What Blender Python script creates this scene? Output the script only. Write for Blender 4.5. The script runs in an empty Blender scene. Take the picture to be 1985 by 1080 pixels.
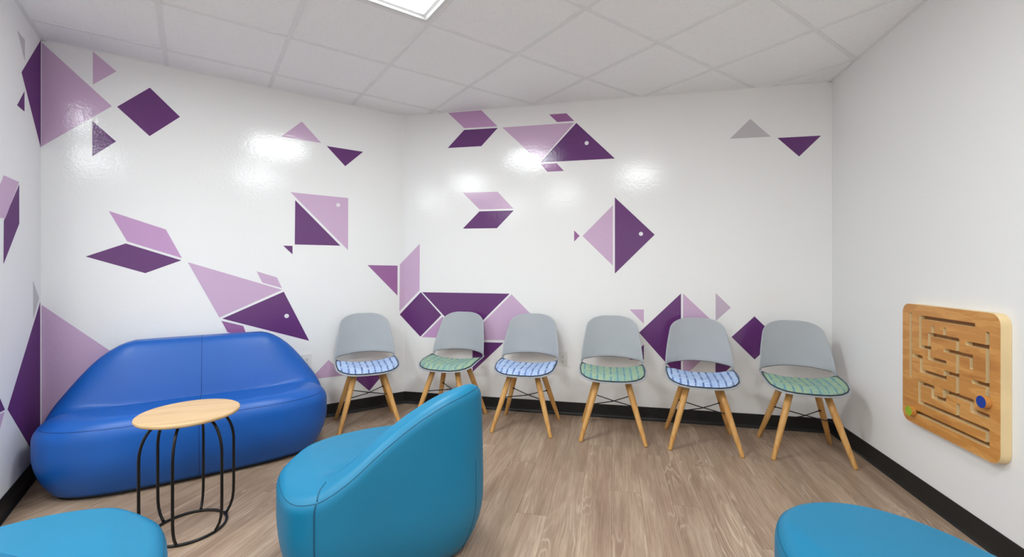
import bpy, bmesh, math, random
from mathutils import Vector, Matrix
random.seed(7)
SC = bpy.context.scene
COL = SC.collection
PI = math.pi

# ------------------------------------------------------------------ camera, world, exposure
CAM_H = 1.191                       # eye height
CEIL = 2.558                        # underside of the ceiling grid
cam_d = bpy.data.cameras.new('camera')
cam_d.sensor_fit = 'HORIZONTAL'; cam_d.sensor_width = 36.0
cam_d.lens = 861.66 / 1985 * 36.0
cam_d.shift_y = -(540 - 522.46) / 1985
cam_d.clip_start = 0.02
cam = bpy.data.objects.new('camera', cam_d); COL.objects.link(cam)
cam.location = (0, 0, CAM_H); cam.rotation_euler = (PI / 2, 0, 0)
SC.camera = cam
world = bpy.data.worlds.new('world'); SC.world = world
world.use_nodes = True
world.node_tree.nodes['Background'].inputs[0].default_value = (0.05, 0.05, 0.05, 1)
LAMP = 34.0                          # radiance of the ceiling panels
SC.view_settings.view_transform = 'Standard'
SC.view_settings.look = 'None'
SC.view_settings.gamma = 1.0
SC.view_settings.use_curve_mapping = False
SC.view_settings.exposure = 0.10
SC.cycles.max_bounces = 12; SC.cycles.diffuse_bounces = 8          # white room: let the light bounce

# ------------------------------------------------------------------ helpers
def lin(r, g, b):
    f = lambda c: (c / 255 / 12.92) if c / 255 <= 0.04045 else ((c / 255 + 0.055) / 1.055) ** 2.4
    return (f(r), f(g), f(b), 1.0)

class NT:
    """small node-tree helper"""
    def __init__(self, name):
        self.m = bpy.data.materials.new(name); self.m.use_nodes = True
        self.t = self.m.node_tree; self.t.nodes.clear()
        self.out = self.n('ShaderNodeOutputMaterial')
        self.p = self.n('ShaderNodeBsdfPrincipled')
        self.l(self.p.outputs[0], self.out.inputs[0])
    def n(self, kind, **kw):
        nd = self.t.nodes.new(kind)
        for k, v in kw.items():
            if k.startswith('i_'):
                key = k[2:]
                nd.inputs[int(key) if key.isdigit() else key.replace('_', ' ')].default_value = v
            else: setattr(nd, k, v)
        return nd
    def l(self, a, b): self.t.links.new(a, b); return b
    def coord(self, kind='Object', scale=(1, 1, 1), rot=(0, 0, 0), loc=(0, 0, 0)):
        c = self.n('ShaderNodeTexCoord'); mp = self.n('ShaderNodeMapping')
        mp.inputs['Scale'].default_value = scale; mp.inputs['Rotation'].default_value = rot; mp.inputs['Location'].default_value = loc
        self.l(c.outputs[kind], mp.inputs['Vector']); return mp.outputs[0]
    def noise(self, vec, scale, detail=3, rough=0.5, dist=0.0):
        nd = self.n('ShaderNodeTexNoise'); nd.inputs['Scale'].default_value = scale
        nd.inputs['Detail'].default_value = detail; nd.inputs['Roughness'].default_value = rough; nd.inputs['Distortion'].default_value = dist
        self.l(vec, nd.inputs['Vector']); return nd.outputs[0]
    def ramp(self, fac, stops, interp='LINEAR'):
        r = self.n('ShaderNodeValToRGB'); r.color_ramp.interpolation = interp
        e = r.color_ramp.elements
        while len(e) < len(stops): e.new(0.5)
        for el, (pos, col) in zip(e, stops): el.position = pos; el.color = col
        self.l(fac, r.inputs[0]); return r.outputs[0]
    def mix(self, fac, a, b, mode='MIX'):
        m = self.n('ShaderNodeMix'); m.data_type = 'RGBA'; m.blend_type = mode
        for sock, v in ((m.inputs[0], fac), (m.inputs[6], a), (m.inputs[7], b)):
            if isinstance(v, (int, float)): sock.default_value = v
            elif isinstance(v, tuple): sock.default_value = v
            else: self.l(v, sock)
        return m.outputs[2]
    def math(self, op, a, b=0.0):
        m = self.n('ShaderNodeMath'); m.operation = op
        for sock, v in ((m.inputs[0], a), (m.inputs[1], b)):
            if isinstance(v, (int, float)): sock.default_value = v
            else: self.l(v, sock)
        return m.outputs[0]
    def bump(self, height, strength=0.2, dist=0.01):
        b = self.n('ShaderNodeBump'); b.inputs['Strength'].default_value = strength; b.inputs['Distance'].default_value = dist
        self.l(height, b.inputs['Height']); self.l(b.outputs[0], self.p.inputs['Normal'])
    def base(self, v):
        if isinstance(v, tuple): self.p.inputs['Base Color'].default_value = v
        else: self.l(v, self.p.inputs['Base Color'])
    def set(self, rough=None, metal=None, spec=None, coat=None, coat_rough=None):
        i = self.p.inputs
        if rough is not None: i['Roughness'].default_value = rough
        if metal is not None: i['Metallic'].default_value = metal
        if spec is not None: i['Specular IOR Level'].default_value = spec
        if coat is not None: i['Coat Weight'].default_value = coat
        if coat_rough is not None: i['Coat Roughness'].default_value = coat_rough
        return self

MAT = {}
def plain(name, col, rough=0.5, spec=0.5, metal=0.0, var=0.04):
    t = NT(name); t.set(rough, metal, spec)
    nz = t.noise(t.coord(), 9, 4)
    dk = tuple(c * (1 - var) for c in col[:3]) + (1,); lt = tuple(min(1, c * (1 + var)) for c in col[:3]) + (1,)
    t.base(t.ramp(nz, [(0.3, dk), (0.7, lt)])); MAT[name] = t.m; return t

# glossy wall covering with an orange-peel skin, and its printed colours
PRINTS = {}
def glossy_wall(name, col, rough=0.13, spec=0.5):
    t = NT(name); t.set(rough, 0, spec); PRINTS[name] = col
    t.base(col)
    v = t.coord('Object')
    a = t.noise(v, 55, 2, 0.5); b = t.noise(v, 210, 1, 0.5)
    t.bump(t.math('ADD', a, t.math('MULTIPLY', b, 0.35)), 0.09, 0.006)
    MAT[name] = t.m
glossy_wall('wall_white', (0.87, 0.87, 0.87, 1))
glossy_wall('print_dark', lin(102, 53, 115)); glossy_wall('print_mid', lin(156, 102, 156)); glossy_wall('print_light', lin(205, 174, 205))
glossy_wall('print_light2', lin(196, 154, 198)); glossy_wall('print_light3', lin(196, 178, 198)); glossy_wall('print_grey', lin(196, 192, 196)); glossy_wall('print_white', lin(232, 228, 234))

for k_ in list(PRINTS): glossy_wall('matte_' + k_, PRINTS[k_], 0.55, 0.12)      # the short left wall has no gloss

t = NT('paint_matte'); t.set(0.65, 0, 0.3); t.base((0.87, 0.87, 0.87, 1)); t.bump(t.noise(t.coord(), 160, 2), 0.05, 0.003); MAT['paint_matte'] = t.m

t = NT('ceiling_tile'); t.set(0.9, 0, 0.2)
v = t.coord('Object')
pin = t.noise(v, 170, 2, 0.6); mot = t.noise(v, 35, 3, 0.6)
spots = t.ramp(pin, [(0.27, (0.45, 0.45, 0.45, 1)), (0.34, (0.93, 0.93, 0.93, 1))])
t.base(t.mix(t.math('MULTIPLY', mot, 0.25), spots, (0.88, 0.88, 0.88, 1)))
t.bump(pin, 0.35, 0.004); MAT['ceiling_tile'] = t.m
plain('grid_white', (0.82, 0.82, 0.82, 1), 0.45, 0.4, 0, 0.02)
plain('lamp_frame', (0.74, 0.74, 0.74, 1), 0.4, 0.4, 0, 0.02)
t = NT('lamp_diffuser'); t.base((0.9, 0.9, 0.9, 1)); t.p.inputs['Emission Color'].default_value = (0.935, 1.0, 1.01, 1); t.p.inputs['Emission Strength'].default_value = LAMP; MAT['lamp_diffuser'] = t.m
plain('rubber_black', lin(30, 30, 30), 0.42, 0.4, 0, 0.1)
plain('ply_edge', lin(232, 206, 158), 0.5, 0.4, 0, 0.06)

# floor planks: limed oak
PLANK_ANG = math.atan2(0.976, 0.2185)          # planks run along the right wall
t = NT('floor_plank'); t.set(0.42, 0, 0.35)
oi = t.n('ShaderNodeObjectInfo')
off = t.n('ShaderNodeCombineXYZ'); t.l(t.math('MULTIPLY', oi.outputs['Random'], 37.0), off.inputs[0]); t.l(t.math('MULTIPLY', oi.outputs['Random'], 91.0), off.inputs[2])
v0 = t.coord('Object', rot=(0, 0, -PLANK_ANG))
add = t.n('ShaderNodeVectorMath'); add.operation = 'ADD'; t.l(v0, add.inputs[0]); t.l(off.outputs[0], add.inputs[1])
def stretched(s):
    mp = t.n('ShaderNodeMapping'); mp.inputs['Scale'].default_value = s; t.l(add.outputs[0], mp.inputs[0]); return mp.outputs[0]
broad = t.noise(stretched((0.9, 7, 1)), 1.6, 4, 0.55, 0.4)
streak = t.noise(stretched((2.0, 60, 1)), 2.2, 5, 0.65, 0.2)
cath = t.noise(stretched((0.9, 9, 1)), 1.0, 2, 0.4, 0.25)
rings = t.math('SINE', t.math('MULTIPLY', cath, 150.0))
ringl = t.ramp(t.math('ADD', t.math('MULTIPLY', rings, 0.5), 0.5), [(0.72, (0, 0, 0, 1)), (0.98, (1, 1, 1, 1))])
rmask = t.ramp(t.noise(stretched((1.1, 3.2, 1)), 1.4, 2), [(0.50, (0, 0, 0, 1)), (0.66, (1, 1, 1, 1))])
c = t.ramp(broad, [(0.28, lin(144, 120, 101)), (0.5, lin(168, 145, 124)), (0.72, lin(188, 167, 146))])
c = t.mix(t.ramp(streak, [(0.40, (0.42, 0.42, 0.42, 1)), (0.60, (0, 0, 0, 1))]), c, lin(114, 90, 74))
c = t.mix(t.math('MULTIPLY', t.math('MULTIPLY', ringl, rmask), 0.6), c, lin(206, 186, 166))
tone = t.ramp(oi.outputs['Random'], [(0.0, (0.94, 0.93, 0.92, 1)), (1.0, (1.04, 1.03, 1.02, 1))])
t.base(t.mix(1.0, c, tone, 'MULTIPLY')); t.bump(streak, 0.08, 0.002); MAT['floor_plank'] = t.m
plain('floor_joint', lin(96, 76, 62), 0.8, 0.2)

# upholstery
def vinyl(name, col, rough=0.42):
    t = NT(name); t.set(rough, 0, 0.45)
    nz = t.noise(t.coord(), 3.0, 2)
    t.base(t.ramp(nz, [(0.3, tuple(c * 0.95 for c in col[:3]) + (1,)), (0.7, tuple(c * 1.04 for c in col[:3]) + (1,))]))
    t.bump(t.noise(t.coord(), 420, 2), 0.06, 0.002); MAT[name] = t.m
vinyl('vinyl_blue', lin(14, 88, 174), 0.40)
vinyl('vinyl_teal', lin(6, 117, 157), 0.45)
plain('seam_blue', lin(14, 40, 100), 0.6); plain('seam_teal', lin(10, 78, 108), 0.6)
plain('metal_black', lin(24, 24, 25), 0.32, 0.5, 0.3, 0.1)
plain('shell_grey', lin(166, 171, 177), 0.48, 0.4, 0, 0.02)
plain('pad_piping', lin(52, 60, 74), 0.7)
plain('plastic_black', lin(28, 28, 30), 0.5)
plain('plate_white', lin(226, 226, 224), 0.35, 0.5, 0, 0.01)
plain('slot_dark', lin(40, 40, 42), 0.6)
plain('knob_blue', lin(18, 60, 160), 0.4, 0.4); plain('knob_green', lin(152, 182, 44), 0.4, 0.4)

def wood(name, cols, axis_scale, rough=0.4, scale=6.0, bands=14.0, ringy=0.22):
    t = NT(name); t.set(rough, 0, 0.4)
    v = t.coord('Object', scale=axis_scale)
    n1 = t.noise(v, scale, 4, 0.55, 0.5); n2 = t.noise(v, scale * 7, 3, 0.6)
    ring = t.math('ADD', t.math('MULTIPLY', t.math('SINE', t.math('MULTIPLY', n1, bands)), 0.5), 0.5)
    c = t.ramp(n1, [(0.3, cols[0]), (0.5, cols[1]), (0.7, cols[2])])
    c = t.mix(t.math('MULTIPLY', ring, ringy), c, cols[0])
    c = t.mix(t.math('MULTIPLY', n2, 0.25), c, cols[2])
    t.base(c); t.bump(n2, 0.04, 0.001); MAT[name] = t.m
wood('beech', [lin(184, 128, 66), lin(206, 154, 88), lin(222, 180, 118)], (9, 9, 0.8), 0.42, 3.0, 9)
wood('table_wood', [lin(188, 152, 108), lin(202, 168, 124), lin(212, 182, 138)], (1.2, 12, 8), 0.4, 2.2, 10)
wood('maple_front', [lin(178, 112, 48), lin(212, 150, 78), lin(226, 170, 100)], (2.2, 13, 3.0), 0.35, 1.5, 42, 0.36)
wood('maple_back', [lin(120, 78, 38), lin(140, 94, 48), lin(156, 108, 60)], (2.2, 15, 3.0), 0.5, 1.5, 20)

# woven seat pads: stripes run front to back
def fabric(name, base, pale, dark, accent):
    t = NT(name); t.set(0.85, 0, 0.2)
    v = t.coord('Object')
    wob = t.noise(v, 14, 2)
    sep = t.n('ShaderNodeSeparateXYZ'); t.l(v, sep.inputs[0])
    x = t.math('ADD', sep.outputs[0], t.math('MULTIPLY', t.math('SUBTRACT', wob, 0.5), 0.012))
    stripe = t.math('ADD', t.math('MULTIPLY', t.math('SINE', t.math('MULTIPLY', x, 2 * PI / 0.046)), 0.5), 0.5)
    yw = t.math('ADD', t.math('MULTIPLY', t.math('SINE', t.math('MULTIPLY', sep.outputs[1], 2 * PI / 0.0075)), 0.5), 0.5)
    dash = t.noise(t.coord('Object', scale=(45, 260, 1)), 1.0, 1)
    c = t.mix(t.math('MULTIPLY', t.math('MULTIPLY', yw, t.ramp(dash, [(0.4, (0, 0, 0, 1)), (0.58, (1, 1, 1, 1))])), 0.9), base, pale)
    band = t.ramp(stripe, [(0.06, (1, 1, 1, 1)), (0.26, (0, 0, 0, 1))])
    dashy = t.ramp(t.noise(t.coord('Object', scale=(20, 34, 1)), 1.0, 1), [(0.36, (0.25, 0.25, 0.25, 1)), (0.55, (1, 1, 1, 1))])
    c = t.mix(t.math('MULTIPLY', t.math('MULTIPLY', band, dashy), 0.85), c, dark)
    wide = t.ramp(t.noise(t.coord('Object', scale=(26, 5, 1)), 1.0, 2), [(0.45, (0, 0, 0, 1)), (0.65, (1, 1, 1, 1))])
    c = t.mix(t.math('MULTIPLY', wide, 0.35), c, accent)
    t.base(c); t.bump(t.math('ADD', yw, dash), 0.25, 0.002); MAT[name] = t.m
fabric('fabric_blue', lin(156, 184, 226), lin(222, 232, 244), lin(66, 82, 150), lin(144, 170, 216))
fabric('fabric_green', lin(136, 172, 158), lin(194, 198, 130), lin(90, 138, 164), lin(122, 162, 164))

# ------------------------------------------------------------------ object helpers
def mesh_obj(name, verts, faces, mat, parent=None, smooth=False, mats=None, fmat=None):
    me = bpy.data.meshes.new(name); me.from_pydata([tuple(v) for v in verts], [], faces)
    me.validate(); me.update()
    bm = bmesh.new(); bm.from_mesh(me); bmesh.ops.recalc_face_normals(bm, faces=bm.faces); bm.to_mesh(me); bm.free()
    for m in (mats or [mat]): me.materials.append(MAT[m])
    if fmat:
        for p, k in zip(me.polygons, fmat): p.material_index = k
    if smooth:
        for p in me.polygons: p.use_smooth = True
    o = bpy.data.objects.new(name, me); COL.objects.link(o); o.parent = parent
    return o
def thing(name, label, cat, loc=(0, 0, 0), rz=0.0, group=None):
    o = bpy.data.objects.new(name, None); o.empty_display_size = 0.1; COL.objects.link(o)
    o.location = loc; o.rotation_euler = (0, 0, rz); o['label'] = label; o['category'] = cat
    if group: o['group'] = group
    return o
def struct(o): o['kind'] = 'structure'; return o
def prism(poly, z0, z1):
    """(x, y) polygon extruded between two heights"""
    n = len(poly); v = [(p[0], p[1], z0) for p in poly] + [(p[0], p[1], z1) for p in poly]
    f = [tuple(range(n))[::-1], tuple(range(n, 2 * n))] + [(i, (i + 1) % n, n + (i + 1) % n, n + i) for i in range(n)]
    return v, f
def merge(parts):
    V, F = [], []
    for v, f in parts:
        k = len(V); V += list(v); F += [tuple(i + k for i in q) for q in f]
    return V, F
def boxvf(x0, x1, y0, y1, z0, z1): return prism([(x0, y0), (x1, y0), (x1, y1), (x0, y1)], z0, z1)
def tube(path, r, seg=10, closed=False):
    """round bar along a list of points; r is a radius or a list of radii"""
    P = [Vector(p) for p in path]; n = len(P); V, F = [], []
    R = r if isinstance(r, (list, tuple)) else [r] * n
    up = None
    for i in range(n):
        a = P[(i - 1) % n] if (closed or i > 0) else P[i]; b = P[(i + 1) % n] if (closed or i < n - 1) else P[i]
        d = (b - a).normalized()
        if up is None:
            up = Vector((0, 0, 1)) if abs(d.z) < 0.9 else Vector((1, 0, 0))
        s = d.cross(up); s.normalize(); up = s.cross(d); up.normalize()
        for k in range(seg):
            q = 2 * PI * k / seg; V.append(P[i] + (s * math.cos(q) + up * math.sin(q)) * R[i])
    for i in range(n if closed else n - 1):
        j = (i + 1) % n
        for k in range(seg):
            F.append((i * seg + k, i * seg + (k + 1) % seg, j * seg + (k + 1) % seg, j * seg + k))
    if not closed:
        F.append(tuple(range(seg))[::-1]); F.append(tuple((n - 1) * seg + k for k in range(seg)))
    return V, F
def lathe(prof, seg=48):
    """(r, z) profile from bottom to top, closed at both ends"""
    V, F = [], []
    for r, z in prof:
        for k in range(seg):
            q = 2 * PI * k / seg; V.append((r * math.cos(q), r * math.sin(q), z))
    for i in range(len(prof) - 1):
        for k in range(seg):
            F.append((i * seg + k, i * seg + (k + 1) % seg, (i + 1) * seg + (k + 1) % seg, (i + 1) * seg + k))
    F.append(tuple(range(seg))[::-1]); F.append(tuple((len(prof) - 1) * seg + k for k in range(seg)))
    return V, F
def copy_tree(o, parent=None):
    c = o.copy(); COL.objects.link(c); c.parent = parent
    for ch in list(o.children): copy_tree(ch, c)
    return c

# ------------------------------------------------------------------ the room in plan
V2 = lambda x, y: Vector((x, y))
PL, PM, PR = V2(-2.808, 2.649), V2(-0.958, 3.965), V2(2.328, 3.233)
dB = (PM - PL).normalized(); nB = V2(dB.y, -dB.x)
dC = (PR - PM).normalized(); nC = V2(dC.y, -dC.x)
dD = V2(-0.2185, -0.976).normalized(); nD = V2(dD.y, -dD.x)
dA = V2(0.579, -0.815).normalized(); nA = V2(-dA.y, dA.x)
YAW = 0.61699; GX, GY, TS = -1.16853, 3.47173, 0.6096      # ceiling grid: 2 ft tiles
gc, gs = math.cos(YAW), math.sin(YAW)
def G(i, j): return V2(GX + TS * (gc * i + gs * j), GY + TS * (gs * i - gc * j))
def Ginv(p): d = p - V2(GX, GY); return ((gc * d.x + gs * d.y) / TS, (gs * d.x - gc * d.y) / TS)
STUB = 0.86                                                # length of the short left wall
FAR_I, REAR_J = -9.5, 8.0
PS = PL + dA * STUB
STUB_I, STUB_J = Ginv(PS)
P_E = G(FAR_I, STUB_J); P_F = G(FAR_I, REAR_J)
# where the right wall meets the rear wall
_a = G(0, REAR_J); _d = V2(gc, gs)
_t = ((PR - _a).x * dD.y - (PR - _a).y * dD.x) / (_d.x * dD.y - _d.y * dD.x); P_G = _a + _d * _t
WALL = {'A': (PL, dA, nA), 'B': (PL, dB, nB), 'C': (PM, dC, nC), 'D': (PR, dD, nD)}
def wp(w, s, z, off=0.0):
    o, d, n = WALL[w]; p = o + d * s + n * off; return Vector((p.x, p.y, z))
HALF = [(PL, nB), (PM, nC), (PR, nD), (G(0, REAR_J), V2(-gs, gc)), (G(FAR_I, 0), V2(gc, gs))]
def clip_half(poly, o, n):
    out = []
    for i in range(len(poly)):
        a, b = poly[i], poly[(i + 1) % len(poly)]; da, db = (a - o).dot(n), (b - o).dot(n)
        if da >= 0: out.append(a)
        if (da >= 0) != (db >= 0): out.append(a + (b - a) * (da / (da - db)))
    return out
def area(poly): return abs(sum(poly[i].x * poly[i - 1].y - poly[i - 1].x * poly[i].y for i in range(len(poly)))) / 2
def room_clip(poly):
    """pieces of a polygon that lie inside the room (the short left wall is an outside corner)"""
    for o, n in HALF:
        poly = clip_half(poly, o, n)
        if len(poly) < 3: return []
    a = clip_half(poly, PS, V2(gs, -gc))                         # behind the short wall
    b = clip_half(clip_half(poly, PS, V2(-gs, gc)), PS, V2(gc, gs))
    return [q for q in (a, b) if len(q) > 2 and area(q) > 2e-5]
# ------------------------------------------------------------------ walls
def wall(name, a, b, n, mat, ext0=0.0, ext1=0.0):
    d = (b - a).normalized(); a = a - d * ext0; b = b + d * ext1
    q = [a, b, b - n * 0.12, a - n * 0.12]
    v, f = prism([(p.x, p.y) for p in q], 0.0, CEIL + 0.06)
    return struct(mesh_obj(name, v, f, mat))
wall('wall_left', PL, PS, nA, 'matte_wall_white')
wall('wall_back_left', PL, PM, nB, 'wall_white', 0.12, 0.0)
wall('wall_back_right', PM, PR, nC, 'wall_white', 0.05, 0.12)
wall('wall_right', PR, P_G, nD, 'paint_matte', 0.0, 0.12)
wall('wall_far_back', PS - nA * 0.12, P_E, V2(gs, -gc), 'paint_matte', 0.0, 0.12)
wall('wall_far_left', P_E, P_F, V2(gc, gs), 'paint_matte')
wall('wall_rear', P_F, P_G, V2(-gs, gc), 'paint_matte', 0.12, 0.0)

# cove base: thin skirting with a flared toe
COVE = [(0.0, 0.0), (0.016, 0.0), (0.0155, 0.004), (0.009, 0.010), (0.005, 0.020), (0.004, 0.035), (0.004, 0.100), (0.002, 0.104), (0.0, 0.104)]
def base(name, a, b, n, m0=0.0, m1=0.0):
    """m0, m1: mitre, how far the toe side is pulled in per unit of depth"""
    d = (b - a).normalized(); V = []
    for end, p, m in ((0, a, m0), (1, b, m1)):
        for o, z in COVE:
            q = p + n * o + d * (m * o if end == 0 else -m * o); V.append((q.x, q.y, z))
    k = len(COVE)
    F = [(i, (i + 1) % k, k + (i + 1) % k, k + i) for i in range(k)] + [tuple(range(k)), tuple(range(k, 2 * k))]
    return struct(mesh_obj(name, V, F, 'rubber_black'))
base('baseboard_left', PL, PS, nA, 1.0, 0.0)
base('baseboard_back_left', PL, PM, nB, 1.0, 0.44)
base('baseboard_back_right', PM, PR, nC, 0.44, 1.0)
base('baseboard_right', PR, P_G, nD, 1.0, 0.0)
base('baseboard_far_back', PS, P_E, V2(gs, -gc)); base('baseboard_far_left', P_E, P_F, V2(gc, gs)); base('baseboard_rear', P_F, P_G, V2(-gs, gc))

# ------------------------------------------------------------------ floor of planks
outline = [PL, PM, PR, P_G, P_F, P_E, PS]
v, f = prism([(p.x, p.y) for p in outline], -0.05, -0.0025)
floor = struct(mesh_obj('floor', v, f, 'floor_joint'))
pd = V2(0.2185, 0.976).normalized(); pn = V2(pd.y, -pd.x)
PW, PLEN, GAP = 0.152, 1.22, 0.0004
for r in range(-45, 25):
    st = (r * 0.437) % 1.0 * PLEN + random.uniform(-0.12, 0.12)
    for k in range(-6, 6):
        a0 = k * PLEN + st; o = pn * (r * PW)
        q = [o + pd * (a0 + GAP) + pn * GAP, o + pd * (a0 + PLEN - GAP) + pn * GAP, o + pd * (a0 + PLEN - GAP) + pn * (PW - GAP), o + pd * (a0 + GAP) + pn * (PW - GAP)]
        pcs = room_clip(q)
        if pcs:
            v, f = merge([prism([(p.x, p.y) for p in c], -0.0025, 0.0) for c in pcs])
            mesh_obj('plank', v, f, 'floor_plank', floor)

# ------------------------------------------------------------------ suspended ceiling
v, f = prism([(p.x, p.y) for p in outline], CEIL + 0.06, CEIL + 0.16)
ceiling = struct(mesh_obj('ceiling', v, f, 'grid_white'))
LIGHTS = [(-1, 2), (-1, 5), (-4, 2), (-4, 5), (-7, 2), (-7, 5)]
for i in range(-10, 6):
    for j in range(-1, 9):
        if (i, j) in LIGHTS: continue
        e = 0.004
        pcs = room_clip([G(i + e, j + e), G(i + 1 - e, j + e), G(i + 1 - e, j + 1 - e), G(i + e, j + 1 - e)])
        if pcs:
            v, f = merge([prism([(p.x, p.y) for p in c], CEIL + 0.004, CEIL + 0.02) for c in pcs])
            mesh_obj('ceiling_tile', v, f, 'ceiling_tile', ceiling)
def bar(q):
    pcs = room_clip(q)
    if pcs:
        v, f = merge([prism([(p.x, p.y) for p in c], CEIL, CEIL + 0.005) for c in pcs])
        mesh_obj('ceiling_bar', v, f, 'grid_white', ceiling)
hb = 0.012 / TS
for i in range(-9, 6):                       # main runners
    bar([G(i - hb, -2), G(i + hb, -2), G(i + hb, 9), G(i - hb, 9)])
for j in range(0, 8):                        # cross tees between the runners
    for i in range(-10, 6): bar([G(i + hb, j - hb), G(i + 1 - hb, j - hb), G(i + 1 - hb, j + hb), G(i + hb, j + hb)])
for k, (a, b, n) in enumerate([(PL, PS, nA), (PL, PM, nB), (PM, PR, nC), (PR, P_G, nD), (PS, P_E, V2(gs, -gc)), (P_E, P_F, V2(gc, gs)), (P_F, P_G, V2(-gs, gc))]):
    w_ = (0.022, 0.006, 0.006, 0.02, 0.02, 0.02, 0.02)[k]
    q = [a, b, b + n * w_, a + n * w_]
    v, f = prism([(p.x, p.y) for p in q], CEIL - 0.0015, CEIL + 0.004)
    struct(mesh_obj('trim_%d' % (k + 1), v, f, 'grid_white'))

# ceiling panel lights
for k, (i, j) in enumerate(LIGHTS):
    c = G(i + 0.5, j + 0.5)
    lab = ['square white panel light in the ceiling, cut by the top edge',
           'square panel light mirrored above and right of the diamond fish on glossy wall',
           'square panel light mirrored above the lone fish tail on right back wall',
           'square panel light mirrored right of the lone fish tail, behind the camera',
           'square panel light mirrored faintly beside the obtuse corner, far left of room',
           'square panel light mirrored faintest at the tip of the lone fish tail'][k]
    L_ = thing('ceiling_light', lab, 'ceiling light', (c.x, c.y, CEIL - 0.002), YAW, 'panel lights in the ceiling grid')
    a, b, c2 = 0.2925, 0.262, 0.245
    ring = lambda r, z: [(-r, -r, z), (r, -r, z), (r, r, z), (-r, r, z)]
    V = ring(a, 0.0) + ring(b + 0.012, 0.0) + ring(b, 0.006) + ring(c2, 0.010) + ring(c2, 0.02) + ring(a, 0.02)
    F = []
    for s in range(6):
        t0, t1 = s * 4, ((s + 1) % 6) * 4
        F += [(t0 + m, t0 + (m + 1) % 4, t1 + (m + 1) % 4, t1 + m) for m in range(4)]
    mesh_obj('frame', V, F, 'lamp_frame', L_)
    v, f = boxvf(-c2 + .001, c2 - .001, -c2 + .001, c2 - .001, 0.0125, 0.019)
    mesh_obj('diffuser', v, f, 'lamp_diffuser', L_)

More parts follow.
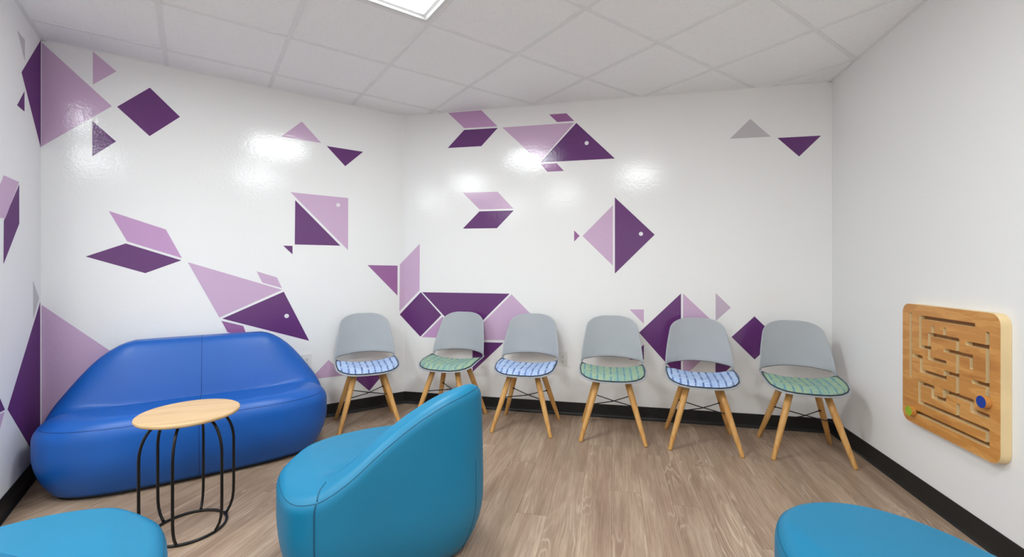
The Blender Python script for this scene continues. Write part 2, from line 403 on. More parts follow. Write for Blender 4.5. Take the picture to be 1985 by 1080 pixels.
# ------------------------------------------------------------------ printed tangram figures on the glossy walls
MURAL = [
 ('fish_decal', 'huge corner kite of dark and light purple triangles just below the ceiling', [
   ('dark_triangle', 'dark', [('A', [[0.0045, 2.5678], [0.3607, 2.2363], [0.0045, 1.9169]])]),
   ('light_triangle', 'light', [('B', [[0.0045, 2.5449], [0.3167, 2.2313], [0.003, 1.9246]])]),
 ]),
 ('triangle_decal', 'small light purple triangle right under ceiling edge above corner kite', [
   ('triangle', 'light', [('B', [[0.2278, 2.5642], [0.3384, 2.4588], [0.2278, 2.3479]])]),
 ]),
 ('triangle_decal', 'small dark purple triangle below the point of the corner kite', [
   ('triangle', 'dark', [('B', [[0.2254, 2.1199], [0.3369, 2.0098], [0.2254, 1.899]])]),
 ]),
 ('diamond_decal', 'dark purple diamond right of the corner kite near the ceiling', [
   ('diamond', 'dark', [('B', [[0.3419, 2.2334], [0.5049, 2.3943], [0.6649, 2.2326], [0.5036, 2.0731]])]),
 ]),
 ('triangle_decal', 'narrow grey triangle high on the short left wall near the ceiling', [
   ('triangle', 'grey', [('A', [[0.424, 2.4277], [0.306, 2.4304], [0.3077, 2.32]])]),
 ]),
 ('triangle_decal', 'tiny dark purple triangle on the short left wall beside the corner kite', [
   ('triangle', 'dark', [('A', [[0.4313, 2.04], [0.313, 2.1493], [0.313, 2.0424]])]),
 ]),
 ('tail_decal', 'purple fish tail of two slanted pieces halfway up the short left wall', [
   ('light_fin', 'light', [('A', [[0.6254, 1.6439], [0.4027, 1.6474], [0.6099, 1.4369], [0.8326, 1.4334]])]),
   ('dark_fin', 'dark', [('A', [[0.4002, 1.6343], [0.4002, 1.4305], [0.6296, 1.2194], [0.6254, 1.4255]])]),
 ]),
 ('fish_decal', 'large purple fish diving toward the blue sofa with forked tail at left', [
   ('light_fin', 'light2', [('B', [[0.3024, 1.5629], [0.5887, 1.4598], [0.6754, 1.2685], [0.3905, 1.3727]])]),
   ('dark_fin', 'dark', [('B', [[0.1948, 1.2713], [0.384, 1.3592], [0.6726, 1.2536], [0.4814, 1.1667]])]),
   ('light_body', 'light', [('B', [[0.7076, 1.2413], [1.2895, 1.0355], [0.8892, 0.8489]])]),
   ('dark_head', 'dark', [('B', [[0.9062, 0.8398], [1.3012, 1.0206], [1.4816, 0.6282]])]),
   ('top_fin', 'light', [('B', [[1.1202, 1.1774], [1.2554, 1.1301], [1.2881, 1.049], [1.1575, 1.0926]])]),
   ('bottom_fin', 'mid', [('B', [[0.9018, 0.8246], [1.0351, 0.7783], [1.0628, 0.6926], [0.9382, 0.7406]])]),
   ('eye', 'white', [('B', [1.3211, 0.8338, 0.0162])]),
 ]),
 ('fish_decal', 'square purple fish on left back wall above the grey chair with blue seat', [
   ('light_head', 'light', [('B', [[1.3484, 1.7869], [1.7812, 1.7826], [1.7796, 1.351]])]),
   ('dark_body', 'dark', [('B', [[1.3811, 1.7293], [1.7179, 1.3863], [1.3778, 1.3849]])]),
   ('tail', 'dark', [('B', [[1.2976, 1.3732], [1.3622, 1.3736], [1.3622, 1.3074]])]),
   ('eye', 'white', [('B', [1.7012, 1.7182, 0.016])]),
 ]),
 ('triangle_decal', 'light purple triangle with apex up, upper middle of left back wall', [
   ('triangle', 'light', [('B', [[1.4281, 2.3481], [1.5711, 2.2038], [1.2853, 2.2067]])]),
 ]),
 ('triangle_decal', 'dark purple triangle pointing down, beside the light one on left back wall', [
   ('triangle', 'dark', [('B', [[1.6126, 2.1861], [1.9032, 2.1841], [1.7572, 2.043]])]),
 ]),
 ('triangle_decal', 'light purple triangle low on wall between sofa end and first chair', [
   ('triangle', 'light', [('B', [[1.6272, 0.46], [1.7667, 0.3174], [1.488, 0.3228]])]),
 ]),
 ('triangle_decal', 'dark purple triangle pointing down behind the legs of the first chair', [
   ('triangle', 'dark', [('B', [[1.8021, 0.3099], [2.0997, 0.3092], [1.9554, 0.1579]])]),
 ]),
 ('fish_decal', 'big dark and light purple kite in the left corner behind the sofa', [
   ('dark_triangle', 'dark', [('A', [[0.0174, 0.9952], [0.5738, 0.5047], [0.1157, 0.1191], [0.0174, 0.0396]])]),
   ('light_triangle', 'light', [('B', [[0.003, 0.9802], [0.4124, 0.5691], [0.003, 0.045]])]),
 ]),
 ('triangle_decal', 'grey triangle on short left wall above the kite behind sofa', [
   ('triangle', 'grey', [('A', [[0.1553, 1.125], [0.0386, 1.0223], [0.1523, 0.914]])]),
 ]),
 ('tail_decal', 'purple pieces low on the short left wall at the picture edge', [
   ('dark_fin', 'dark', [('A', [[0.6134, 0.5123], [0.8043, 0.7179], [0.8043, 0.5282]])]),
   ('light_fin', 'light', [('A', [[0.6205, 0.5032], [0.8043, 0.5189], [0.8043, 0.3038]])]),
 ]),
 ('fish_decal', 'long purple fish touching the ceiling on the right back wall', [
   ('light_fin', 'light2', [('C', [[0.4119, 2.5572], [0.7128, 2.5571], [0.8561, 2.4078], [0.5578, 2.4126]])]),
   ('dark_fin', 'dark', [('C', [[0.5578, 2.3975], [0.8579, 2.3945], [0.7119, 2.2481], [0.4077, 2.2503]])]),
   ('light_body', 'light', [('C', [[0.8972, 2.3953], [1.5027, 2.3921], [1.2177, 2.0875]])]),
   ('dark_head', 'dark', [('C', [[1.5208, 2.3891], [1.8273, 2.0814], [1.2238, 2.0824]])]),
   ('top_fin', 'mid', [('C', [[1.2968, 2.4753], [1.4396, 2.4738], [1.5027, 2.4069], [1.3632, 2.4077]])]),
   ('bottom_fin', 'mid', [('C', [[1.2238, 2.0704], [1.3572, 2.0682], [1.4197, 2.0022], [1.2817, 2.0015]])]),
   ('eye', 'white', [('C', [1.6041, 2.219, 0.0164])]),
 ]),
 ('tail_decal', 'purple forked fish tail alone in the middle of the right back wall', [
   ('light_fin', 'light', [('C', [[0.5466, 1.8541], [0.8561, 1.8517], [0.9935, 1.7042], [0.6953, 1.7065]])]),
   ('dark_fin', 'dark', [('C', [[0.6953, 1.6896], [0.9966, 1.6889], [0.8498, 1.5418], [0.5466, 1.5448]])]),
 ]),
 ('fish_decal', 'diamond shaped purple fish with white eye on the right back wall', [
   ('light_body', 'light', [('C', [[1.8116, 1.7068], [1.8116, 1.2219], [1.5704, 1.4638]])]),
   ('dark_head', 'dark', [('C', [[1.8273, 1.7697], [2.1326, 1.4651], [1.8273, 1.1577]])]),
   ('tail', 'mid', [('C', [[1.5027, 1.5109], [1.5471, 1.4654], [1.5027, 1.4188]])]),
   ('eye', 'white', [('C', [2.0289, 1.4734, 0.016])]),
 ]),
 ('triangle_decal', 'grey triangle with apex up, upper right of the right back wall', [
   ('triangle', 'grey', [('C', [[2.6805, 2.1859], [2.8224, 2.3265], [2.9617, 2.1833]])]),
 ]),
 ('triangle_decal', 'dark purple triangle pointing down beside the grey one near right corner', [
   ('triangle', 'dark', [('C', [[3.0071, 2.1708], [3.2951, 2.1692], [3.1516, 2.0244]])]),
 ]),
 ('animal_decal', 'purple long-eared animal wrapped round the obtuse corner behind the chairs', [
   ('nose', 'mid', [('B', [[1.9414, 1.2281], [2.2049, 1.225], [2.2035, 0.9607]])]),
   ('ear', 'light', [('B', [[2.2257, 1.2347], [2.2712, 1.2803], [2.2712, 0.8673], [2.2219, 0.8207]]), ('C', [[0.0009, 1.2803], [0.1462, 1.4186], [0.1433, 1.0064], [0.0009, 0.8673]])]),
   ('head', 'dark', [('B', [[2.2248, 0.7922], [2.2712, 0.8367], [2.2712, 0.7415]]), ('C', [[0.0009, 0.8367], [0.1551, 0.9901], [0.3475, 0.7918], [0.1507, 0.5966], [0.0009, 0.7416]])]),
   ('dark_body', 'dark', [('C', [[0.1693, 0.9902], [0.9614, 0.9864], [0.5634, 0.5955]])]),
   ('chest', 'light2', [('C', [[0.1663, 0.5935], [0.3575, 0.778], [0.5447, 0.5904]])]),
   ('light_body', 'light', [('C', [[0.9775, 0.9814], [1.3632, 0.602], [0.5775, 0.5844]])]),
   ('leg', 'dark', [('C', [[0.6334, 0.5668], [0.9076, 0.5699], [0.6334, 0.3091]])]),
 ]),
 ('fish_decal', 'purple kite of dark and light triangles behind the chair with blue seat', [
   ('dark_triangle', 'dark', [('C', [[2.3283, 1.0042], [2.3283, 0.3338], [2.0144, 0.6898]])]),
   ('light_triangle', 'light', [('C', [[2.3435, 1.0044], [2.666, 0.686], [2.3435, 0.3507]])]),
 ]),
 ('triangle_decal', 'small light purple triangle between the fourth and fifth chairs', [
   ('triangle', 'light', [('C', [[1.9423, 0.8722], [2.0506, 0.8743], [2.0506, 0.76]])]),
 ]),
 ('triangle_decal', 'small dark purple triangle low beside the fourth chair back', [
   ('triangle', 'dark', [('C', [[2.0506, 0.5966], [2.0506, 0.4782], [1.9399, 0.4733]])]),
 ]),
 ('triangle_decal', 'small pale purple triangle above the right shoulder of the fifth chair', [
   ('triangle', 'light3', [('C', [[2.5794, 1.0111], [2.6863, 0.9005], [2.5794, 0.7958]])]),
 ]),
 ('triangle_decal', 'small dark purple triangle seen through the gap of the fifth chair', [
   ('triangle', 'dark', [('C', [[2.5783, 0.5607], [2.6878, 0.4513], [2.5783, 0.3394]])]),
 ]),
 ('diamond_decal', 'dark purple diamond between the two rightmost chairs', [
   ('diamond', 'dark', [('C', [[2.6914, 0.677], [2.8508, 0.838], [3.0071, 0.6778], [2.8515, 0.5134]])]),
 ]),
]
def flat(w, poly, o0=0.0003, o1=0.0011):
    n = len(poly); zc = CEIL - 0.003
    V = [wp(w, s, min(z, zc), o0) for s, z in poly] + [wp(w, s, min(z, zc), o1) for s, z in poly]
    F = [tuple(range(n)), tuple(range(n, 2 * n))[::-1]] + [(i, (i + 1) % n, n + (i + 1) % n, n + i) for i in range(n)]
    return V, F
for nm, lab, parts in MURAL:
    w0, pl0 = parts[0][2][0]
    o0 = wp(w0, sum(p[0] for p in pl0) / len(pl0), min(p[1] for p in pl0))
    root = thing(nm, lab, 'wall decal', o0, 0, 'tangram decals on the walls')
    for pn_, col, faces in parts:
        prs = []
        for w, pl in faces:
            if pn_ == 'eye':
                s, z, r = pl; pl = [(s + r * math.cos(2 * PI * k / 28), z + r * math.sin(2 * PI * k / 28)) for k in range(28)]
                prs.append(flat(w, pl, 0.0011, 0.0016))
            else: prs.append(flat(w, pl))
        V, F = merge(prs)
        mesh_obj(pn_, [v - o0 for v in V], F, ('matte_print_' if w == 'A' else 'print_') + col, root)
# ------------------------------------------------------------------ soft seating: one rounded body under a heightfield top
def spow(a, e): return math.copysign(abs(a) ** e, a)
def sstep(t): t = max(0.0, min(1.0, t)); return t * t * (3 - 2 * t)
def soft_body(hx, hy, n, top, r=0.065, r0=0.86, seg=160, ins_lo=0.08, ins_hi=0.02, zb=0.25, z0=0.022, nf=None):
    """returns surface(theta, q) and the mesh; q in [0, 1] top cap, [1, 2] rounded edge, [2, 3] side"""
    def shrink(x, y, z):
        i = ins_lo * ((zb - z) / zb) ** 2 if z < zb else ins_hi * ((z - zb) / 0.45) ** 2
        return Vector((x * (hx - i) / hx, y * (hy - i) / hy, z))
    def surf(th, q):
        m = n if (math.sin(th) < 0 or nf is None) else nf
        ex, ey = hx * spow(math.cos(th), 2 / m), hy * spow(math.sin(th), 2 / m)
        if q <= 1: p = q * r0; return shrink(ex * p, ey * p, top(ex * p, ey * p))
        if q <= 2:
            a = (q - 1) * PI / 2; p = r0 + (1 - r0) * math.sin(a)
            return shrink(ex * p, ey * p, top(ex * p, ey * p) - r * (1 - math.cos(a)))
        zt = top(ex, ey) - r; z = zt + (z0 - zt) * (q - 2); return shrink(ex, ey, z)
    qs = [k / 60 for k in range(1, 61)] + [1 + k / 10 for k in range(1, 11)] + [2 + k / 16 for k in range(1, 17)]
    V = [surf(0, 0)]; F = []
    for q in qs:
        for k in range(seg): V.append(surf(2 * PI * k / seg, q))
    for k in range(seg): F.append((0, 1 + k, 1 + (k + 1) % seg))
    for i in range(len(qs) - 1):
        a, b = 1 + i * seg, 1 + (i + 1) * seg
        for k in range(seg): F.append((a + k, b + k, b + (k + 1) % seg, a + (k + 1) % seg))
    F.append(tuple(1 + (len(qs) - 1) * seg + k for k in range(seg)))
    return surf, V, F
def plinth(hx, hy, n, z1, seg=64):
    return prism([(hx * spow(math.cos(2 * PI * k / seg), 2 / n), hy * spow(math.sin(2 * PI * k / seg), 2 / n)) for k in range(seg)], 0.0, z1)
def interp(x, pts):
    if x <= pts[0][0]: return pts[0][1]
    for (a, za), (b, zb) in zip(pts, pts[1:]):
        if x <= b: return za + (zb - za) * (x - a) / (b - a)
    return pts[-1][1]
def smooth_interp(x, pts, w): return sum(interp(x + w * k / 3, pts) for k in range(-3, 4)) / 7

# blue sofa against the left back wall
SOFA_R = [(-0.70, 0.42), (-0.48, 0.75), (0.48, 0.75), (0.70, 0.42)]
def sofa_top(x, y):
    seat = 0.404 + 0.016 * sstep((y + 0.02) / 0.09) - 0.016 * math.exp(-((y + 0.022) / 0.026) ** 2)
    rd = max(0.40, smooth_interp(x, SOFA_R, 0.12))
    t = max(0.0, min(1.0, (-0.022 - y) / 0.18))
    return seat + (rd - seat) * math.sin(t * PI / 2) ** 1.1
sp = PL + dB * 0.780 + nB * 0.405
sofa = thing('sofa', 'long cobalt blue vinyl sofa with rounded ends against the mural wall', 'sofa', (sp.x, sp.y, 0), math.atan2(dB.y, dB.x) + PI - math.radians(2.0))
surf, V, F = soft_body(0.718, 0.375, 3.3, sofa_top, 0.105, 0.80, 280, 0.085, 0.03)
body = mesh_obj('upholstered_body', V, F, 'vinyl_blue', sofa, True)
def seam(name, pts, mat, parent, r=0.0013, closed=False):
    V, F = tube(pts, r, 6, closed); return mesh_obj(name, V, F, mat, parent, True)
def th_of(hx, hy, n, x):                     # angle on the front (+y) edge whose plan x is given
    return math.acos(spow(max(-1, min(1, x / hx)), n / 2))
seam('front_seam', [surf(math.radians(a), 1.62) for a in range(18, 163, 1)], 'seam_blue', body)
mid = [surf(PI / 2, q / 40) for q in range(120, 0, -1)] + [surf(-PI / 2, q / 40) for q in range(1, 121)]
seam('centre_seam', mid, 'seam_blue', body, 0.0012)
V, F = plinth(0.632, 0.282, 3.3, 0.03)
mesh_obj('base', V, F, 'plastic_black', sofa)

# teal lounge chairs: square seat, backrest that climbs from one end to the other
POD_R = [(-1.0, 0.385), (-0.76, 0.398), (-0.50, 0.458), (-0.20, 0.553), (0.10, 0.628), (0.40, 0.682), (0.70, 0.710), (1.0, 0.722)]
def make_pod(side=1, hx=0.405, hy=0.325):
    def top(x, y):
        low = 0.018 * sstep((-x / hx - 0.62) / 0.3)
        seat = 0.416 - low - 0.012 * math.exp(-((y + 0.10) / 0.022) ** 2) * sstep((x / hx + 0.62) / 0.3)
        rd = max(smooth_interp(x / hx, POD_R, 0.10), 0.414 - low)
        return seat + (rd - seat) * sstep((-0.095 - y) / 0.145)
    root = thing('lounge_chair', '', 'lounge chair')
    surf0, V, F = soft_body(hx, hy, 3.6, top, 0.055, 0.87, 200, 0.075, 0.010, nf=2.15)
    flip = lambda p: Vector((side * p[0], p[1], p[2]))
    surf = lambda th, q: flip(surf0(th, q)); V = [flip(p) for p in V]
    b = mesh_obj('upholstered_body', V, F, 'vinyl_teal', root, True)
    seam('top_seam', [surf(2 * PI * k / 240, 1.60) for k in range(240)], 'seam_teal', b, 0.0013, True)
    ca = math.radians(180 + 54)
    seam('corner_seam', [surf(ca, 1.6 + k / 20) for k in range(0, 29)], 'seam_teal', b, 0.0028)
    ca2 = math.radians(360 - 52)
    seam('corner_seam', [surf(ca2, 2.38 + k / 30) for k in range(0, 19)], 'seam_teal', b, 0.0014)
    seam('seat_crease', [surf(ca - 0.010 * k, 1.52 - 0.075 * k) for k in range(0, 9)], 'seam_teal', b, 0.0026)
    V, F = plinth(hx - 0.08, hy - 0.07, 3, 0.03)
    mesh_obj('base', V, F, 'plastic_black', root)
    return root
PODS = [((-0.558, 1.915), 30.0, 'teal vinyl lounge chair with tall sloping back in the centre foreground'),
        ((-1.345, 1.130), 40.0, 'teal vinyl lounge chair cut off at the bottom left, beside the side table'),
        ((1.055, 1.135), 4.0, 'teal vinyl lounge chair cut off at the bottom right, near the maze wall')]
for k, ((x, y), a, lab) in enumerate(PODS):
    o = make_pod(-1 if k == 1 else 1, (0.405, 0.37, 0.29)[k], (0.325, 0.325, 0.385)[k])
    o.location = (x, y, 0); o.rotation_euler = (0, 0, math.radians(a)); o['label'] = lab; o['group'] = 'teal lounge chairs'

# ------------------------------------------------------------------ round side table with a black wire cage
tab = thing('side_table', 'round wooden side table on black bent rod legs before the blue sofa', 'side table', (-1.485, 2.045, 0), math.radians(20))
V, F = lathe([(0.186, 0.520), (0.196, 0.523), (0.2005, 0.5295), (0.1995, 0.5365), (0.194, 0.540)], 72)
mesh_obj('table_top', V, F, 'table_wood', tab)
RT = 0.0062
V, F = tube([(0.146 * math.cos(2 * PI * k / 60), 0.146 * math.sin(2 * PI * k / 60), RT) for k in range(60)], RT, 10, True)
mesh_obj('base_ring', V, F, 'metal_black', tab, True)
for k in range(6):
    q = math.radians(-12.5 - 20 + 60 * k)
    prof = [(0.146, 0.012), (0.152, 0.02), (0.166, 0.045), (0.175, 0.075), (0.179, 0.11), (0.18, 0.16), (0.18, 0.33)]
    prof += [(0.095 + 0.085 * math.cos(a * PI / 24), 0.36 + 0.152 * math.sin(a * PI / 24)) for a in range(0, 12)] + [(0.075, 0.514)]
    V, F = tube([(r * math.cos(q), r * math.sin(q), z) for r, z in prof], RT, 10)
    mesh_obj('leg', V, F, 'metal_black', tab, True)
V, F = lathe([(0.085, 0.511), (0.085, 0.5195)], 40); mesh_obj('top_plate', V, F, 'metal_black', tab)

# ------------------------------------------------------------------ six shell chairs
SEAT_ROWS = []
for k in range(0, 11):                                      # rounded front lip
    a = PI / 2 * (1 - k / 10) ; SEAT_ROWS.append((-0.05 - 0.178 * spow(math.sin(a), 2 / 2.5), 0.237 * max(0.03, spow(math.cos(a), 2 / 2.5))))
SEAT_ROWS += [(-0.02, 0.238), (0.02, 0.238), (0.06, 0.236), (0.10, 0.233)]
def seat_z(x, y, w):
    u = x / 0.237; g = sstep((y + 0.20) / 0.22)
    return 0.438 - 0.014 * sstep((-0.14 - y) / 0.09) + 0.010 * sstep((y - 0.02) / 0.09) + 0.042 * abs(u) ** 2.6 * g
BACK_ROWS = [(0.145, 0.464, 0.2315), (0.180, 0.489, 0.230), (0.200, 0.520, 0.228), (0.212, 0.562, 0.224), (0.224, 0.620, 0.216), (0.234, 0.675, 0.206), (0.242, 0.720, 0.197)]
for a_ in (12, 25, 38, 50, 60, 69, 76, 82):                  # rounded top edge
    a_ = math.radians(a_); BACK_ROWS.append((0.243 + 0.022 * spow(math.sin(a_), 2 / 2.7), 0.728 + 0.103 * spow(math.sin(a_), 2 / 2.7), (0.196 - 0.018 * math.sin(a_)) * spow(math.cos(a_), 2 / 2.9)))
def build_shell():
    NU = 28; us = [-1 + 2 * k / NU for k in range(NU + 1)]; V = []; rows = []
    for y, w in SEAT_ROWS:
        rows.append(len(V))
        for u in us: V.append((u * w, y, seat_z(u * w, y, w)))
    for k, (y, z, w) in enumerate(BACK_ROWS):
        rows.append(len(V))
        kk = sstep((z - 0.44) / 0.09)
        wrap = (0.088 - 0.03 * sstep((z - 0.5) / 0.3)) * kk
        for u in us:
            e = abs(u * w) / 0.23
            lift = 0.040 * e ** 2.6 * (1 - kk); arch = -0.022 * u * u * math.exp(-((z - 0.515) / 0.05) ** 2)
            V.append((u * w, y - wrap * e ** 2.2, z + lift + arch))
    F = []; ns = len(SEAT_ROWS)
    for r in range(len(rows) - 1):
        for c in range(NU):
            um = abs((us[c] + us[c + 1]) / 2)
            if ns - 1 <= r < ns + 2 and um < 0.90: continue   # the open gap between seat and back
            F.append((rows[r] + c, rows[r] + c + 1, rows[r + 1] + c + 1, rows[r + 1] + c))
    return V, F
def build_pad():
    NU = 28; us = [-1 + 2 * k / NU for k in range(NU + 1)]
    rws = [(y * 0.955 + 0.0, w * 0.945) for y, w in SEAT_ROWS]; V = []; n = len(rws)
    for lay in (0, 1):
        for i, (y, w) in enumerate(rws):
            for u in us:
                x = u * w; e = min(1 - abs(u), (y + 0.2178) / 0.2, (0.0955 - y) / 0.12 + 0.0)
                rise = 0.021 * (1 - (1 - max(0, min(1, e * 3.2))) ** 2.2)
                V.append((x, y, seat_z(x, y, w) + (0.003 if lay == 0 else 0.006 + rise)))
    F = []; L_ = n * (NU + 1); ix = lambda l, i, c: l * L_ + i * (NU + 1) + c
    for i in range(n - 1):
        for c in range(NU):
            F.append((ix(1, i, c), ix(1, i, c + 1), ix(1, i + 1, c + 1), ix(1, i + 1, c))); F.append((ix(0, i, c), ix(0, i + 1, c), ix(0, i + 1, c + 1), ix(0, i, c + 1)))
    edge = [(0, c) for c in range(NU)] + [(i, NU) for i in range(n - 1)] + [(n - 1, c) for c in range(NU, 0, -1)] + [(i, 0) for i in range(n - 1, 0, -1)]
    for (a, b), (c, d) in zip(edge, edge[1:] + edge[:1]): F.append((ix(0, a, b), ix(0, c, d), ix(1, c, d), ix(1, a, b)))
    rim = [Vector(V[ix(0, a, b)]) + Vector((0, 0, 0.003)) for a, b in edge]
    return V, F, rim
def make_chair(fab):
    root = thing('shell_chair', '', 'chair')
    V, F = build_shell(); sh = mesh_obj('shell', V, F, 'shell_grey', root, True)
    m = sh.modifiers.new('thickness', 'SOLIDIFY'); m.thickness = 0.007; m.offset = -1.0
    m = sh.modifiers.new('smooth', 'SUBSURF'); m.levels = 1; m.render_levels = 1
    V, F, rim = build_pad(); pad = mesh_obj('seat_pad', V, F, fab, root, True)
    V, F = tube(rim[::2], 0.0034, 6, True); mesh_obj('piping', V, F, 'pad_piping', pad, True)
    V, F = prism([(0.125 * spow(math.cos(2 * PI * k / 40), 0.5), -0.005 + 0.125 * spow(math.sin(2 * PI * k / 40), 0.5)) for k in range(40)], 0.404, 0.4245)
    mesh_obj('seat_mount', V, F, 'plastic_black', root)
    top = {}
    for sx in (-1, 1):
        for sy in (-1, 1):
            a = Vector((sx * 0.100, -0.005 + sy * 0.098, 0.412)); b = Vector((sx * 0.2185, sy * 0.2025, 0.0)); d = (a - b)
            V, F = tube([b + d * t for t in (0.0, 0.012, 0.35, 0.7, 1.0)], [0.0125, 0.0138, 0.0175, 0.0205, 0.0205], 16)
            V = [Vector((p.x, p.y, max(0.0, p.z))) for p in V]
            mesh_obj('leg', V, F, 'beech', root, True); top[(sx, sy)] = b + d * (0.245 / 0.412)
    for s in (-1, 1):
        p, q = top[(-1, s)], top[(1, -s)]; mid_ = (p + q) / 2 + Vector((0, 0, -0.008 + 0.004 * s))
        V, F = tube([p, p.lerp(mid_, 0.94), mid_, mid_.lerp(q, 0.06), q], 0.0036, 8); br = mesh_obj('brace', V, F, 'metal_black', root, True)
        for e in (p, q):
            inn = (mid_ - e).normalized(); V, F = tube([e + inn * 0.013, e + inn * 0.024], 0.007, 8); mesh_obj('bolt', V, F, 'metal_black', br, True)
    return root
chairs = {'blue': make_chair('fabric_blue'), 'green': make_chair('fabric_green')}
SPOTS = [((-1.120, 3.442), 24.2, 'blue', 'grey shell chair with blue striped pad, next to the blue sofa'),
         ((-0.486, 3.553), -18.0, 'green', 'grey shell chair with green pad, partly hidden by the centre lounge chair'),
         ((0.111, 3.390), -14.2, 'blue', 'grey shell chair with blue striped pad, third from the sofa, beside the outlet'),
         ((0.727, 3.229), -11.5, 'green', 'grey shell chair with green pad, fourth from the sofa'),
         ((1.306, 3.069), -15.8, 'blue', 'grey shell chair with blue striped pad, in front of the purple kite'),
         ((1.902, 2.906), -17.5, 'green', 'grey shell chair with green pad, in the right corner by the side wall')]
used = set()
for (x, y), a, kind, lab in SPOTS:
    o = chairs[kind] if kind not in used else copy_tree(chairs[kind]); used.add(kind)
    o.location = (x, y, 0); o.rotation_euler = (0, 0, math.radians(a)); o['label'] = lab; o['group'] = 'grey shell chairs along the back walls'

# ------------------------------------------------------------------ wooden maze board on the right wall
MB = Matrix.Identity(4)
org = wp('D', 0.873, 0.395)
for r_, vec in enumerate((Vector((dD.x, dD.y, 0)), Vector((0, 0, 1)), Vector((nD.x, nD.y, 0)))):
    for c_ in range(3): MB[c_][r_] = vec[c_]
for c_ in range(3): MB[c_][3] = org[c_]
board = thing('maze_board', 'square wooden maze panel with sliding knobs mounted on the right wall', 'wall toy')
board.matrix_world = MB
BW, BH, BT = 0.616, 0.616, 0.038
def rrect(x0, x1, y0, y1, r, seg=8):
    pts = []
    for cx_, cy_, a0 in ((x1 - r, y1 - r, 0), (x0 + r, y1 - r, 90), (x0 + r, y0 + r, 180), (x1 - r, y0 + r, 270)):
        for k in range(seg + 1):
            a = math.radians(a0 + 90 * k / seg); pts.append((cx_ + r * math.cos(a), cy_ + r * math.sin(a)))
    return pts
GR = [[(.066, .561), (.066, .243)], [(.479, .555), (.14, .555), (.14, .407), (.21, .407)],
      [(.310, .359), (.205, .359), (.205, .476), (.389, .476), (.389, .425)], [(.229, .513), (.229, .476)], [(.308, .514), (.308, .476)],
      [(.310, .416), (.467, .416), (.467, .370)], [(.089, .351), (.147, .351), (.147, .285), (.311, .285), (.311, .313), (.389, .313), (.389, .416)], [(.389, .313), (.389, .222)],
      [(.446, .471), (.553, .471)], [(.553, .526), (.553, .312)], [(.479, .311), (.553, .311), (.553, .235)],
      [(.134, .221), (.134, .124), (.553, .124), (.553, .064), (.076, .064)], [(.391, .180), (.391, .124)],
      [(.134, .221), (.230, .221), (.230, .179), (.307, .179), (.307, .223), (.471, .223), (.471, .184), (.553, .184)]]
v, f = prism(rrect(0, BW, 0, BH, 0.048), 0.001, BT)
panel = mesh_obj('panel', v, f, None, board, mats=['ply_edge', 'maple_front', 'maple_back'])
cutc = bpy.data.collections.new('cut'); GWD = 0.0092; cutters = []
for path in GR:
    for a, b in zip(path, path[1:]):
        x0, x1, y0, y1 = min(a[0], b[0]) - GWD, max(a[0], b[0]) + GWD, min(a[1], b[1]) - GWD, max(a[1], b[1]) + GWD
        e = 0.00003 * len(cutters)                            # keeps cutter faces from coinciding
        vv, ff = prism(rrect(x0 - e, x1 + e, y0 - e, y1 + e, 0.006, 4), 0.014 - e, 0.06 + e)
        me = bpy.data.meshes.new('cutter'); me.from_pydata(vv, [], ff); me.update()
        bmx = bmesh.new(); bmx.from_mesh(me); bmesh.ops.recalc_face_normals(bmx, faces=bmx.faces); bmx.to_mesh(me); bmx.free()
        co = bpy.data.objects.new('cutter', me); cutc.objects.link(co); co.matrix_world = MB; cutters.append(co)
SC.collection.children.link(cutc)
bm_ = panel.modifiers.new('grooves', 'BOOLEAN'); bm_.operation = 'DIFFERENCE'; bm_.operand_type = 'COLLECTION'; bm_.collection = cutc; bm_.solver = 'EXACT'; bm_.use_self = True
bpy.context.view_layer.update()
dg = bpy.context.evaluated_depsgraph_get()
nm_ = bpy.data.meshes.new_from_object(panel.evaluated_get(dg), depsgraph=dg)
panel.modifiers.clear(); panel.data = nm_
for c_ in cutters: bpy.data.objects.remove(c_)
bpy.data.collections.remove(cutc)
for p in panel.data.polygons: p.material_index = (1 if p.center.z > 0.03 else 2) if p.normal.z > 0.7 else 0
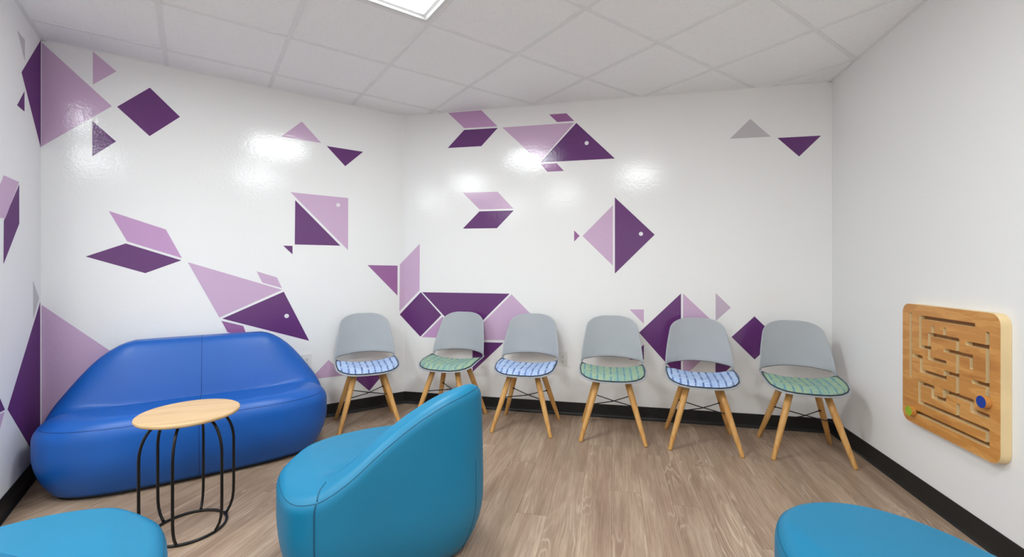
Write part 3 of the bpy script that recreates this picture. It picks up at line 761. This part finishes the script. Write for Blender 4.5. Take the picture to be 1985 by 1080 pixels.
def knob(name, x, y, r, hgt, mat):
    v, f = prism([(r * math.cos(2 * PI * k / 40), r * math.sin(2 * PI * k / 40)) for k in range(40)], 0.0, hgt)
    o = mesh_obj(name, v, f, 'maple_front', board); o.location = (x, y, BT + 0.0015)
    v, f = prism([((r - .0006) * math.cos(2 * PI * k / 40), (r - .0006) * math.sin(2 * PI * k / 40)) for k in range(40)], hgt, hgt + 0.0012)
    mesh_obj('disc', v, f, mat, o)
    v, f = prism([(0.007 * math.cos(2 * PI * k / 16), 0.007 * math.sin(2 * PI * k / 16)) for k in range(16)], -0.022, 0.0)
    mesh_obj('stem', v, f, 'maple_front', o); return o
knob('blue_knob', 0.551, 0.243, 0.0255, 0.020, 'knob_blue')['label'] = 'round blue sliding knob'
knob('green_knob', 0.088, 0.062, 0.0255, 0.020, 'knob_green')['label'] = 'round lime green sliding knob'

# ------------------------------------------------------------------ wall outlets
def outlet(w, s, z, lab):
    o, d, n = WALL[w]; root = thing('wall_outlet', lab, 'outlet', wp(w, s, z), math.atan2(d.y, d.x), 'white wall outlets')
    # local x along the wall, -y into the room, z up
    def plate(pts, y0, y1): 
        k = len(pts); V = [(x, y0, z_) for x, z_ in pts] + [(x, y1, z_) for x, z_ in pts]
        return V, [tuple(range(k)), tuple(range(k, 2 * k))[::-1]] + [(i, (i + 1) % k, k + (i + 1) % k, k + i) for i in range(k)]
    V, F = plate(rrect(-0.0365, 0.0365, -0.058, 0.058, 0.004, 3), 0.0, -0.0055); mesh_obj('cover_plate', V, F, 'plate_white', root)
    for sz in (-0.0195, 0.0195):
        V, F = plate(rrect(-0.0165, 0.0165, sz - 0.014, sz + 0.014, 0.008, 5), -0.0050, -0.0075); sk = mesh_obj('socket', V, F, 'plate_white', root)
        prs = [plate([(x0, sz + a0), (x1, sz + a0), (x1, sz + a1), (x0, sz + a1)], -0.0074, -0.0079) for x0, x1, a0, a1 in ((-0.0075, -0.0050, -0.002, 0.008), (0.0050, 0.0075, -0.002, 0.0065))]
        prs.append(plate([(0.0028 * math.cos(2 * PI * k / 12), sz - 0.0085 + 0.0028 * math.sin(2 * PI * k / 12)) for k in range(12)], -0.0074, -0.0079))
        for v_, f_ in prs: mesh_obj('slot', v_, f_, 'slot_dark', sk)
    V, F = plate([(0.003 * math.cos(2 * PI * k / 12), 0.003 * math.sin(2 * PI * k / 12)) for k in range(12)], -0.0050, -0.0065); mesh_obj('screw', V, F, 'lamp_frame', root)
    return root
outlet('C', 1.409, 0.454, 'white double wall outlet beside the third chair from the sofa')
outlet('B', 1.463, 0.466, 'white wall outlet half hidden by the right end of the sofa')
